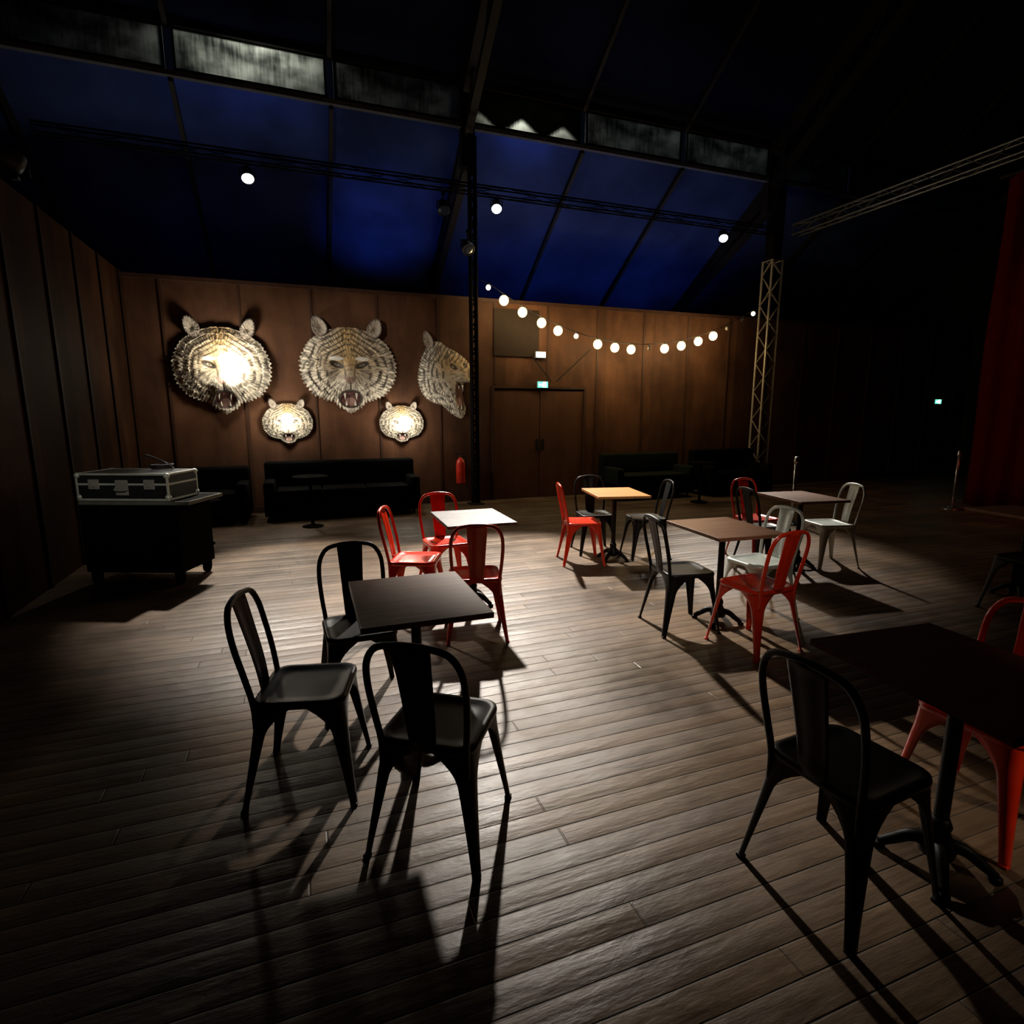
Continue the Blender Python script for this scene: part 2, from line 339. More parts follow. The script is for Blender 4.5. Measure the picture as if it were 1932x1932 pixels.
for i in range(1,len(RX)-1):
    xa,xb=RX[i],RX[i+1]; w=xb-xa-.10
    wo=ob('window_%d'%i,None,((xa+xb)/2,KY+.01,(KZ+TZ)/2)); wo['kind']='structure'
    bm=bmesh.new(); H=.53
    box(bm,(0,0,H/2-.015),(w,.04,.03)); box(bm,(0,0,-H/2+.015),(w,.04,.03)); box(bm,(-w/2+.015,0,0),(.03,.04,H)); box(bm,(w/2-.015,0,0),(.03,.04,H))
    ob('window_frame',mesh_from(bm,'window_frame',M['steel']),parent=wo)
    bm=bmesh.new(); box(bm,(0,.005,0),(w-.05,.006,H-.05))
    ob('window_pane',mesh_from(bm,'window_pane',M['paneheap'] if i==4 else M['pane']),parent=wo)
# door
do=ob('door_1',None,((D0+D1)/2,YB+.02,0)); do['kind']='structure'
W=(D1-D0)/2
for s in (-1,1):
    bm=bmesh.new(); box(bm,(s*W/2,.0,DH/2-.01),(W-.012,.045,DH-.03),.004)
    lf=ob('door_leaf',mesh_from(bm,'door_leaf',M['door']),parent=do)
    bm=bmesh.new(); cyl(bm,(s*.06,-.02,1.0),(s*.06,-.075,1.0),.012,seg=10); tube(bm,[(s*.06,-.07,1.08),(s*.06,-.075,.92)],.011); box(bm,(s*.06,-.03,1.0),(.04,.012,.2),.003)
    ob('door_handle',mesh_from(bm,'door_handle',M['steel']),parent=lf)
bm=bmesh.new()
for s in (-1,1): box(bm,(s*(W+.02),-.03,DH/2),(.045,.04,DH))
box(bm,(0,-.03,DH+.02),(2*W+.085,.04,.045))
ob('door_frame',mesh_from(bm,'door_frame',M['batten']),parent=do)
bm=bmesh.new(); box(bm,(3.68,YB-.02,2.98),(.86,.02,.80)); struct('trim_%d'%tn,mesh_from(bm,'dark_panel',M['panel'])); tn+=1
bm=bmesh.new(); box(bm,((XL+D0-.1)/2,YB-.04,.05),(D0-.1-XL-.2,.02,.10)); box(bm,((D1+.1+XR)/2,YB-.04,.05),(XR-D1-.3,.02,.10)); struct('baseboard_back',mesh_from(bm,'skirting',M['batten']))
for xa,za,xb,zb in ((4.45,2.15,5.15,2.75),(4.35,2.15,3.95,2.6)):
    bm=bmesh.new(); cyl(bm,(xa,YB-.06,za),(xb,YB-.06,zb),.010,seg=6); struct('trim_%d'%tn,mesh_from(bm,'stay',M['steel'])); tn+=1

# ------------------------------------------------------------ exit signs
def exit_sign(x,z,w,h,lab):
    t=thing('exit_sign',lab,'sign',(x,YB-.075,z))
    bm=bmesh.new(); box(bm,(0,.02,0),(w+.02,.05,h+.02),.004); ob('sign_housing',mesh_from(bm,'sign_housing',M['galv']),parent=t)
    bm=bmesh.new(); box(bm,(0,-.008,0),(w,.004,h)); ob('sign_panel',mesh_from(bm,'sign_panel',M['signgreen']),parent=t)
    bm=bmesh.new(); s=h
    def bar(x0,z0,x1,z1,t_):
        d=Vector((x1-x0,0,z1-z0)); box(bm,((x0+x1)/2,-.012,(z0+z1)/2),(d.length,.003,t_),0,Matrix.Rotation(-math.atan2(d.z,d.x),3,'Y'))
    box(bm,(.36*s,-.012,0),(.48*s,.003,.86*s))
    cyl(bm,(-.02*s,-.011,.28*s),(-.02*s,-.014,.28*s),.075*s,seg=12)
    bar(-.05*s,.18*s,-.12*s,-.06*s,.12*s); bar(-.12*s,-.06*s,.02*s,-.2*s,.07*s); bar(.02*s,-.2*s,-.02*s,-.38*s,.06*s)
    bar(-.12*s,-.06*s,-.22*s,-.2*s,.07*s); bar(-.22*s,-.2*s,-.38*s,-.2*s,.06*s); bar(-.05*s,.16*s,.1*s,.06*s,.05*s); bar(-.06*s,.16*s,-.24*s,.08*s,.05*s)
    bar(-.8*s,0,-.5*s,0,.10*s); bar(-.62*s,.16*s,-.48*s,0,.08*s); bar(-.62*s,-.16*s,-.48*s,0,.08*s)
    ob('sign_pictogram',mesh_from(bm,'sign_pictogram',M['signwhite']),parent=t)
exit_sign(4.17,1.96+.13,.20,.105,'green lit exit sign with running figure above the double door')
exit_sign(14.86,1.85,.22,.10,'small green lit exit sign on the dark wall')
t=thing('emergency_light','white emergency light box on the wall above the door','lamp',(4.13,YB-.06,2.62))
bm=bmesh.new(); box(bm,(0,.02,0),(.21,.06,.12),.006); ob('lamp_housing',mesh_from(bm,'lamp_housing',M['galv']),parent=t)
bm=bmesh.new(); box(bm,(0,-.015,0),(.18,.012,.09),.003); ob('lamp_lens',mesh_from(bm,'lamp_lens',M['signwhite']),parent=t)

# ------------------------------------------------------------ trusses
def truss_mesh(L,s,mat,rad=.022,br=.011,step=None,name='truss'):
    bm=bmesh.new(); h=s/2; step=step or s*1.1
    cs=[(-h,-h),(h,-h),(h,h),(-h,h)]
    for x,y in cs: cyl(bm,(x,y,0),(x,y,L),rad,seg=8)
    n=max(1,int(L/step)); dz=L/n
    for i in range(n):
        for k in range(4):
            a=cs[k]; b=cs[(k+1)%4]
            if (i+k)%2: a,b=b,a
            cyl(bm,(a[0],a[1],i*dz),(b[0],b[1],(i+1)*dz),br,seg=6)
    for z in (0.01,L-.01):
        for k in range(4): cyl(bm,(*cs[k],z),(*cs[(k+1)%4],z),br,seg=6)
    return mesh_from(bm,name,mat)
CX,FX=2.78,9.02
TZ0=5.04
t=thing('truss_column','slim dark steel truss column standing before the plank wall','column',(CX,KY-.06,0))
ob('lattice',truss_mesh(5.86,.09,M['trussdark'],.022,.011),(0,0,.02),parent=t)
bm=bmesh.new(); box(bm,(0,0,.01),(.25,.25,.02),.003); ob('base_plate',mesh_from(bm,'base_plate',M['steel']),parent=t)
t=thing('truss_column','steel lattice truss column holding the bulb string','column',(FX,KY-.06,0))
ob('lattice',truss_mesh(4.55,.25,M['truss'],.022,.011),(0,0,.02),parent=t)
bm=bmesh.new(); box(bm,(0,0,.01),(.42,.42,.02),.003); ob('base_plate',mesh_from(bm,'base_plate',M['steel']),parent=t)
bm=bmesh.new(); box(bm,(0,0,5.22),(.24,.22,1.28),.01); ob('upper_post',mesh_from(bm,'upper_post',M['trussdark']),parent=t,label='plain dark steel upper post')
bar_y=9.2
o=ob('lighting_truss',truss_mesh(FX-.13-(-2.9),.12,M['trussdark'],.012,.005,.6),(-2.9,bar_y,TZ0),(0,math.radians(90),0))
o['label']='long black horizontal lighting truss carrying spotlights'; o['category']='truss'
o=ob('lighting_truss',truss_mesh(bar_y+2.5-.2,.18,M['trussgrey'],.018,.008,.3),(FX+.12,-2.5,TZ0),(math.radians(-90),0,0))
o['label']='grey horizontal lattice truss running across the hall'; o['category']='truss'

# ------------------------------------------------------------ spotlights
def fixture(loc,target,lit,lab,r=.10,lens='lamp',top=None,group='spotlights on the trusses'):
    t=thing('spotlight',lab,'spotlight',loc,0,group)
    d=(Vector(target)-Vector(loc)).normalized(); q=d.to_track_quat('Z','Y').to_euler()
    bm=bmesh.new(); lathe(bm,[(r*.55,-.16),(r*.75,-.14),(r*.85,-.05),(r,.0),(r*1.02,.05),(r*.93,.05),(r*.9,.02)],20)
    ob('lamp_housing',mesh_from(bm,'lamp_housing',M['plasticblack'],True),rot=q,parent=t)
    bm=bmesh.new(); lathe(bm,[(r*.5,.042),(r*.93,.036),(r*.93,.03)],20)
    ob('lamp_lens',mesh_from(bm,'lamp_lens',M[lens]),rot=q,parent=t)
    up=(TZ0-.115-loc[2]) if top is None else top
    bm=bmesh.new(); 
    sg=1 if up>0 else -1
    tube(bm,[(-r*1.15,0,0),(-r*1.15,0,sg*r*1.2),(r*1.15,0,sg*r*1.2),(r*1.15,0,0)],.009)
    cyl(bm,(0,0,sg*r*1.0),(0,0,up),.012,seg=8); box(bm,(0,0,up),(.05,.05,.04))
    ob('yoke',mesh_from(bm,'yoke',M['steel']),parent=t)
    return t,d
def spot(loc,target,power,size,blend,col,rad=.06,off=.08):
    l=bpy.data.lights.new('spot','SPOT'); l.energy=power; l.spot_size=math.radians(size); l.spot_blend=blend; l.color=col; l.shadow_soft_size=rad
    d=(Vector(target)-Vector(loc)).normalized()
    o=bpy.data.objects.new('spot_light',l); COL.objects.link(o); o.location=Vector(loc)+d*off; o.rotation_euler=d.to_track_quat('-Z','Y').to_euler()
    return o
SP=[((-.51,bar_y,4.80),R(-2.0,5.3),2000,35,.65),((3.12,bar_y,4.82),R(.22,5.15),4000,38,.5),((7.60,bar_y,4.82),R(3.0,6.6),1900,29,.8)]
for loc,tg,pw,sz,bl in SP:
    tg=(tg[0],tg[1],0)
    fixture(loc,tg,True,'lit white round spotlight hanging from the truss',.085)
    spot(loc,tg,pw,sz,bl,(1,.92,.82),.09)
fixture((2.25,bar_y,4.70),(2.0,6,0),False,'unlit black spotlight under the truss',.09,'lampdark')
fixture((2.62,KY-.32,4.15),(3.5,5,0),False,'unlit black spotlight clamped beside the column',.10,'lampdark',top=.25)
fl=(XL+.15,6.2,3.64)  # lamp added on the side wall to brighten the tiger heads
fixture(fl,(.9,9.7,2.2),True,'added black spotlight clamped on the side wall to wash the tigers',.09,'lampdark',top=-.12)
spot(fl,(1.05,9.7,2.45),280,33,.9,(1,.90,.76),.2)
# unseen fill lamps added behind the viewer for flight case, tables and red chair
p=R(-.5,-1.5); q=R(-3.54,5.2); spot((p[0],p[1],4.4),(q[0],q[1],1.0),400,10,.7,(1,.95,.8),.1)
p=R(4.6,-.6); q=R(1.95,1.92); spot((p[0],p[1],3.9),(q[0],q[1],.3),340,11,1,(1,.8,.6),.1)
p=R(1.5,-1.6); q=R(1.2,4.9); spot((p[0],p[1],4.6),(q[0],q[1],.45),430,21,1,(1,.85,.68),.3)

# ------------------------------------------------------------ blue washes on roof
def area(loc,target,power,sx,sy,col):
    l=bpy.data.lights.new('flood','AREA'); l.shape='RECTANGLE'; l.size=sx; l.size_y=sy; l.energy=power; l.color=col
    d=(Vector(target)-Vector(loc)).normalized()
    o=bpy.data.objects.new('flood_light',l); COL.objects.link(o); o.location=loc; o.rotation_euler=d.to_track_quat('-Z','Y').to_euler()
BLUE=(.13,.28,1)
spot((1.4,10.3,2.9),(1.6,11.1,5),78,70,1,BLUE,.2,0)
spot((4.6,10.4,2.5),(4.7,11.1,5),60,110,1,BLUE,.2,0)
spot((7.4,10.4,2.5),(7.4,11.1,5),60,110,1,BLUE,.2,0)
spot((-1.3,10.4,2.5),(-1.3,11.3,5),4,110,1,BLUE,.2,0)
# light outside the clerestory
area((-.35,9.78,6.75),(-.35,9.47,6.35),11,1.3,.12,(1,1,.93))
area((3.75,9.75,6.5),(3.75,9.47,6.15),11,1.3,.15,(1,1,.93))
area((6.8,10.1,6.8),(6.8,9.47,6.35),1.3,3.6,.2,(.85,.92,1))

# ------------------------------------------------------------ string lights
t=thing('string_light','string of warm globe bulbs hanging between two columns','string lights',(5.8,KY-.25,0))
def cz(X): return 2.82+.107*(X-5.8)**2
xs0,xs1=CX+.07,FX-.13
bm=bmesh.new(); pts=[(xs0-5.8,.12,cz(xs0))]+[(xs0-5.8+(xs1-xs0)*k/40,0,cz(xs0+(xs1-xs0)*k/40)) for k in range(1,40)]+[(xs1-5.8,.1,cz(xs1))]
tube(bm,pts,.006,6); ob('cable',mesh_from(bm,'cable',M['cable']),parent=t)
bm=bmesh.new(); sphere(bm,(0,0,-.10),.080,(1,1,1.06)); bulbL=mesh_from(bm,'bulb_lit',M['bulb_warm'],True)
bm=bmesh.new(); sphere(bm,(0,0,-.07),.04,(1,1,1.1)); bulbD=mesh_from(bm,'bulb_dim',M['bulb_dim'],True)
bm=bmesh.new(); sphere(bm,(0,0,-.07),.035,(1,1,1.1)); bulbO=mesh_from(bm,'bulb_off',M['bulb_off'],True)
bm=bmesh.new(); cyl(bm,(0,0,.012),(0,0,-.04),.016,seg=10); sock=mesh_from(bm,'socket',M['plasticblack'])
for X,k in [(2.98,'d'),(3.25,'l'),(3.58,'l'),(3.93,'l'),(4.24,'l'),(4.59,'d'),(5.02,'l'),(5.37,'l'),(5.71,'l'),(6.09,'o'),(6.43,'l'),(6.80,'l'),(7.18,'l'),(7.52,'l'),(7.84,'o'),(8.19,'o'),(8.45,'d')]:
    b=ob('bulb',{'l':bulbL,'d':bulbD,'o':bulbO}[k],(X-5.8,0,cz(X)),parent=t)
    if k=='o': b['label']='unlit bulb'
    ob('socket',sock,(0,0,0),parent=b)
    if k=='l': point((0,0,-.10),10.5,(1,.76,.42),.045,b)

# ------------------------------------------------------------ tiger head reliefs
def sm(x,a,b):
    t=max(0,min(1,(x-a)/(b-a))); return t*t*(3-2*t)
def lerp3(a,b,t): return tuple(a[i]*(1-t)+b[i]*t for i in range(3))
CREAM=(.76,.69,.56); ORNG=(.70,.45,.17); BLK=(.06,.045,.033)
def strands(x,y,r,th):
    return noise.noise(Vector((math.cos(th)*34,math.sin(th)*34,r*6)))+.6*noise.noise(Vector((math.cos(th)*15+5,math.sin(th)*15,r*11)))
def front_col(x,y,r,th):
    n=noise.noise(Vector((x*2.5,y*2.5,1.3)))
    og=.85*math.exp(-(x*x)/.10)*sm(y,-.35,.1)+.35*math.exp(-((abs(x)-.45)**2)/.08-((y-.15)**2)/.16)
    c=lerp3(CREAM,ORNG,min(1,og))
    st=strands(x,y,r,th)
    c=tuple(v*(.82+.85*max(-.75,min(.3,st))) for v in c)
    k=0; ax=abs(x)
    if y>.14:
        v=math.sin((y*1.0+.55*ax)*58+n*2.5); k=max(k,.85*sm(v,.3,.7)*sm(.60-ax,0,.10)*sm(ax,.03,.08)*sm(y,.14,.22))
        k=max(k,.8*sm(math.sin(y*58+2),.4,.8)*sm(.06-ax,0,.03)*sm(y,.3,.4))
    rr=math.hypot(ax*1.0,(y+.05)*1.05)
    if rr>.40:
        a=math.atan2(y+.05,ax)
        v=math.sin(rr*44+a*3.0+n*5); band=sm(v,.2,.65)
        brk=sm(math.sin(a*13+rr*9+n*5),-.7,-.1)
        k=max(k,.82*band*brk*sm(1-r,.0,.06)*sm(ax,.25,.36))
    k=max(k,.75*math.exp(-((ax-.125-.03*math.sin(y*9))**2)/.0006)*sm(y,-.3,-.2)*sm(.3-y,0,.1))
    k=max(k,.7*math.exp(-((y+.10+.5*(ax-.3))**2)/.0012)*sm(ax,.18,.26)*sm(.52-ax,0,.12))
    k=max(k,.6*math.exp(-((y+.19+.6*(ax-.3))**2)/.0008)*sm(ax,.2,.28)*sm(.5-ax,0,.12))
    k=max(k,.5*sm(math.sin(y*70+n*4),.55,.9)*sm(.12-ax,0,.05)*sm(.14-y,0,.1)*sm(y,-.2,-.1))
    ex,ey=ax-.26,y-.03-.30*(ax-.26)
    d=math.sqrt((ex/.12)**2+(ey/.05)**2)
    k=max(k,sm(1.5-d,0,.4))
    c=lerp3(c,BLK,k)
    if math.hypot((ax-.27)/.15,(y-.15)/.04)<1: c=(.82,.80,.74)
    if d<.45: c=(.40,.35,.22)
    if d<.22: c=(.03,.03,.03)
    if -.36<y<-.22 and ax<.15*(1-(-.22-y)/.20): c=(.38,.25,.20)
    if ax<.014 and -.5<y<-.34: c=BLK
    if -.52<y<-.36 and .08<ax<.33 and math.sin(x*55)*math.sin(y*60)>.7: c=tuple(v*.45 for v in c)
    m=math.hypot(x/(.235-.12*(-.55-y)),(y+.66)/.16)
    if m<1.18: c=(.10,.08,.06)
    if m<.95: c=(.18,.08,.07)
    if math.hypot(x/.12,(y+.72)/.09)<1: c=(.46,.28,.24)
    return c
def front_z(x,y,r,th):
    ax=abs(x)
    z=.18*(1-r**2.6)
    z+=.15*math.exp(-((ax-.12)**2)/.025-((y+.40)**2)/.022)+.09*math.exp(-(x*x)/.02-((y+.10)**2)/.08)+.05*math.exp(-(x*x)/.02-((y+.28)**2)/.01)
    z-=.05*math.exp(-((ax-.26)**2)/.012-((y-.03)**2)/.006)
    z+=.05*math.exp(-((ax-.26)**2)/.03-((y-.18)**2)/.008)+.04*math.exp(-((ax-.45)**2)/.03-((y+.12)**2)/.03)
    z-=.16*sm(1.1-math.hypot(x/.22,(y+.66)/.17),0,.35)
    z+=.08*math.exp(-(x*x)/.04-((y+.88)**2)/.006)
    z+=.018*strands(x,y,r,th)*sm(r,.3,.7)
    z+=.03*(1-((r*6+.25*noise.noise(Vector((x*6,y*6,2))))%1))*sm(r,.45,.6)
    return max(z,.015)
FR={90:.78,70:.80,50:.86,25:.95,5:1.0,-15:1.0,-35:.95,-50:.86,-64:.79,-76:.86,-90:.95}
def interp_sym(th):
    a=math.degrees(th); a=(a+180)%360-180
    if a>90: a=180-a
    if a<-90: a=-180-a
    ks=sorted(FR); 
    for k0,k1 in zip(ks,ks[1:]):
        if k0<=a<=k1:
            t=(a-k0)/(k1-k0); t=t*t*(3-2*t); return FR[k0]*(1-t)+FR[k1]*t,a
def front_R(th):
    r,a=interp_sym(th)
    j=abs(((a*.2)%1)-.5)*2; amp=.05*sm(40-a,0,30)+.008
    if a<-78: amp*=.4
    return r+amp*(j-.5)+.012*noise.noise(Vector((math.cos(th)*12,math.sin(th)*12,0)))
PO=[(-.10,.78),(.15,.66),(.35,.60),(.55,.52),(.78,.40),(.98,.22),(1.0,.02),(.90,-.12),(.72,-.14),(.60,-.24),(.66,-.50),(.74,-.78),(.60,-.97),(.38,-.93),(.12,-.80),(-.10,-.66),(-.40,-.60),(-.70,-.45),(-.88,-.15),(-.85,.15),(-.74,.42),(-.55,.68),(-.35,.78)]
PC=catmull([Vector((*p,0)) for p in PO+[PO[0]]],5)
def side_R(th):
    dx,dy=math.cos(th),math.sin(th); best=.5
    for a,b in zip(PC,PC[1:]):
        e=b-a; den=dx*e.y-dy*e.x
        if abs(den)<1e-9: continue
        t=(a.x*e.y-a.y*e.x)/den; s=(a.x*dy-a.y*dx)/den
        if t>0 and -.001<=s<=1.001: best=max(best,t)
    a=math.degrees(th)%360; amp=.05 if 110<a<290 else .010
    return best+amp*(abs(((a*.2)%1)-.5)*2-.5)
def side_col(x,y,r,th):
    n=noise.noise(Vector((x*3,y*3,4.3)))
    c=lerp3(CREAM,ORNG,max(0,min(1,.75*math.exp(-((y-.3)**2)/.10)*sm(x,-.6,0))))
    st=strands(x,y,r,th)
    c=tuple(v*(.82+.85*max(-.75,min(.3,st))) for v in c)
    k=0
    rr=math.hypot(x-.35,y-.05)
    if rr>.36 and x<.4:
        a=math.atan2(y-.05,x-.35)%(2*math.pi)
        k=.82*sm(math.sin(rr*40+a*3+n*5),.2,.65)*sm(math.sin(a*13+rr*9+n*5),-.7,-.1)*sm(1-r,.0,.06)
    if y>.3: k=max(k,.8*sm(math.sin((x-y)*40+n*2),.4,.8))
    d=math.hypot((x-.30)/.11,(y-.22+.3*(x-.30))/.05); k=max(k,sm(1.4-d,0,.4))
    d2=math.hypot((x-.72)/.07,(y-.26)/.045); k=max(k,sm(1.4-d2,0,.4)); c=lerp3(c,BLK,k)
    if d<.45 or d2<.45: c=(.40,.35,.22)
    if x>.80 and .0<y<.18: c=(.36,.22,.17)
    m=math.hypot((x-.52+.20*(y+.4))/.15,(y+.46)/.30)
    if m<1.15: c=(.16,.12,.09)
    if m<.95: c=(.18,.08,.06)
    if math.hypot((x-.5)/.10,(y+.60)/.12)<1: c=(.50,.32,.27)
    return c
def side_z(x,y,r,th):
    z=.32*(1-r**2)+.14*math.exp(-((x-.7)**2)/.06-((y-.08)**2)/.04)-.06*math.exp(-((x-.30)**2)/.01-((y-.22)**2)/.006)
    z-=.16*sm(1.1-math.hypot((x-.52)/.15,(y+.46)/.30),0,.35)
    z+=.018*strands(x,y,r,th)*sm(r,.3,.7)+.03*(1-((r*6)%1))*sm(r,.45,.6)
    return max(z,.015)
def relief(name,Rf,cf,zf,nr=120,nth=480):
    verts=[];cols=[]
    verts.append((0,-zf(0,0,0,0),0)); cols.append(cf(0,0,0,0))
    Rs=[Rf(2*math.pi*k/nth) for k in range(nth)]
    for i in range(1,nr+1):
        r=i/nr
        for k in range(nth):
            th=2*math.pi*k/nth; x=Rs[k]*r*math.cos(th); y=Rs[k]*r*math.sin(th)
            verts.append((x,-zf(x,y,r,th),y)); cols.append(cf(x,y,r,th))
    faces=[(0,1+k,1+(k+1)%nth) for k in range(nth)]
    for i in range(nr-1):
        a=1+i*nth; b=a+nth
        for k in range(nth): faces.append((a+k,b+k,b+(k+1)%nth,a+(k+1)%nth))
    a=1+(nr-1)*nth; b=len(verts)
    for k in range(nth):
        v=verts[a+k]; verts.append((v[0]*.99,.03,v[2]*.99)); cols.append(BLK)
    for k in range(nth): faces.append((a+k,b+k,b+(k+1)%nth,a+(k+1)%nth))
    faces.append(tuple(b+k for k in range(nth)))
    me=bpy.data.meshes.new(name); me.from_pydata(verts,[],faces); me.update()
    at=me.color_attributes.new('Col','FLOAT_COLOR','POINT')
    for i,c in enumerate(cols): at.data[i].color=(max(0,c[0]),max(0,c[1]),max(0,c[2]),1)
    me.materials.append(M['tiger'])
    for p in me.polygons: p.use_smooth=True
    return me
def ear_mesh():
    verts=[];cols=[];faces=[]; nt=72;nr=14
    def rad(th):
        return .155*(1+.40*math.exp(-((th-math.pi/2)**2)/.42))*(1+.03*math.sin(th*19))
    verts.append((0,-.03,0)); cols.append((.3,.24,.18))
    for i in range(1,nr+1):
        r=i/nr
        for k in range(nt):
            th=2*math.pi*k/nt; R_=rad(th)*r
            s=.5+1.1*noise.noise(Vector((math.cos(th)*12,math.sin(th)*12,r*3)))
            verts.append((R_*math.cos(th)*1.0,-(.03+.07*math.sin(r*math.pi*.5)*(1 if r<.95 else .2)+.02*noise.noise(Vector((math.cos(th)*12,math.sin(th)*12,r*4)))),R_*math.sin(th)*1.15))
            base=lerp3((.34,.27,.20),(.56,.50,.42),r) if r<.8 else (.20,.16,.13)
            cols.append(tuple(max(.02,v*(.5+s)) for v in base))
    for k in range(nt): faces.append((0,1+k,1+(k+1)%nt))
    for i in range(nr-1):
        a=1+i*nt;b=a+nt
        for k in range(nt): faces.append((a+k,b+k,b+(k+1)%nt,a+(k+1)%nt))
    b=len(verts); a=1+(nr-1)*nt
    for k in range(nt):
        v=verts[a+k]; verts.append((v[0],.03,v[2])); cols.append(BLK)
    for k in range(nt): faces.append((a+k,b+k,b+(k+1)%nt,a+(k+1)%nt))
    faces.append(tuple(b+k for k in range(nt)))
    me=bpy.data.meshes.new('ear'); me.from_pydata(verts,[],faces); me.update()
    at=me.color_attributes.new('Col','FLOAT_COLOR','POINT')
    for i,c in enumerate(cols): at.data[i].color=(*c,1)
    me.materials.append(M['tiger'])
    for p in me.polygons: p.use_smooth=True
    return me
faceF=relief('tiger_face',front_R,front_col,front_z); faceS=relief('tiger_face_profile',side_R,side_col,side_z); earM=ear_mesh()
def tooth_mesh(l,r):
    bm=bmesh.new(); tube(bm,[(0,0,0),(0,-.01,l*.5),(0,-.002,l)],r,8,lambda t:r*(1-t)+.004)
    return mesh_from(bm,'tooth',M['fang'],True)
TF=[((-.12,-.15,-.54),tooth_mesh(-.13,.024)),((.12,-.15,-.54),tooth_mesh(-.13,.024)),((-.09,-.08,-.79),tooth_mesh(.10,.02)),((.09,-.08,-.79),tooth_mesh(.10,.02))]
TS=[((.62,-.18,-.20),tooth_mesh(-.15,.026)),((.58,-.12,-.76),tooth_mesh(.13,.024)),((.48,-.2,-.22),tooth_mesh(-.08,.018)),((.46,-.14,-.72),tooth_mesh(.08,.018))]
def tiger(x,z,w,h,lab,kind='f',bulb=None,tilt=0,dep=.75):
    t=thing('tiger_head_sculpture',lab,'tiger sculpture',(x,YB-.055,z),0,'tiger heads on the plank wall')
    t.rotation_euler=(0,tilt,0)
    sx,sz=w/2,h/2; sy=(sx+sz)/2*dep
    f=ob('tiger_face',faceF if kind=='f' else faceS,parent=t,scale=(sx,sy,sz))
    for p,m in (TF if kind=='f' else TS): ob('tooth',m,p,parent=f)
    for ex,ez,a in (((-.56,.75,.40),(.56,.75,-.40)) if kind=='f' else ((-.50,.78,.3),)):
        ob('ear',earM,(ex*sx,.0,ez*sz),(0,-a,0),t,(sx,sy,sz))
    if bulb:
        bx,bz,br,pw=bulb
        bm=bmesh.new(); sphere(bm,(0,0,0),br,(1,1,1),20,12); yb=-(.24)*sy-.20
        b=ob('lamp_bulb',mesh_from(bm,'lamp_bulb',M['tigerlamp'],True),(bx*sx,yb,bz*sz),parent=t)
        bm=bmesh.new(); cyl(bm,(0,br*.8,0),(0,.2*sy+br,0),.02,seg=10); ob('bulb_socket',mesh_from(bm,'bulb_socket',M['plasticblack']),parent=b)
        point((0,0,0),pw,(1,.93,.83),br*.9,b)
tiger(-1.08,2.27,1.34,1.48,'large roaring tiger head relief with a glaring lamp on its brow','f',(.22,.10,.12,36))
tiger(.76,2.32,1.50,1.56,'large tiger head relief with golden striped face and cream ruff','f')
tiger(2.33,2.20,1.02,1.46,'tiger head relief in profile roaring, beside the dark column','s',dep=.42)
tiger(-.22,1.44,.74,.74,'small roaring tiger head relief lit by a bright lamp','f',(.0,.12,.09,11))
tiger(1.58,1.42,.74,.72,'small tiger head relief with open mouth and glaring lamp','f',(.02,.04,.10,13))

# ------------------------------------------------------------ chairs
def sgn_leg(sx,sy):
    bm=bmesh.new(); rows=[]; N=18; HT=.442
    for i in range(N+1):
        z=HT*i/N; t=z/HT
        fl=(1-t)**1.25
        cx=.176+.045*fl; cy=.176+(.062 if sy<0 else .045)*fl
        w=.026+.046*t**1.4
        if t>.70: w+=.105*((t-.70)/.30)**2.0
        w=min(w,.174); r=min(w*.62,.040)
        path=[(-w,0),(-(w+r)/2,0.0)]
        for k in range(5):
            a=math.pi/2*(1-k/4); path.append((-r+r*math.cos(a),-r+r*math.sin(a)))
        path+=[(0,-(w+r)/2),(0,-w)]
        rows.append([bm.verts.new((sx*(cx+px),sy*(cy+py),z)) for px,py in path])
    for a,b in zip(rows,rows[1:]):
        for k in range(len(a)-1): bm.faces.new((a[k],a[k+1],b[k+1],b[k]))
    bmesh.ops.recalc_face_normals(bm,faces=bm.faces[:])
    bmesh.ops.solidify(bm,geom=bm.faces[:],thickness=.004)
    box(bm,(sx*(.221-.012),sy*((.238 if sy<0 else .221)-.012),.006),(.026,.026,.012),.003)
    return bm
def rrect(h,r,n=8):
    out=[]
    for q in range(4):
        cx=(h-r)*(1 if q in(0,3) else -1); cy=(h-r)*(1 if q in(0,1) else -1)
        for k in range(n): a=math.pi/2*(q+k/(n-1)); out.append((cx+r*math.cos(a),cy+r*math.sin(a)))
    return out
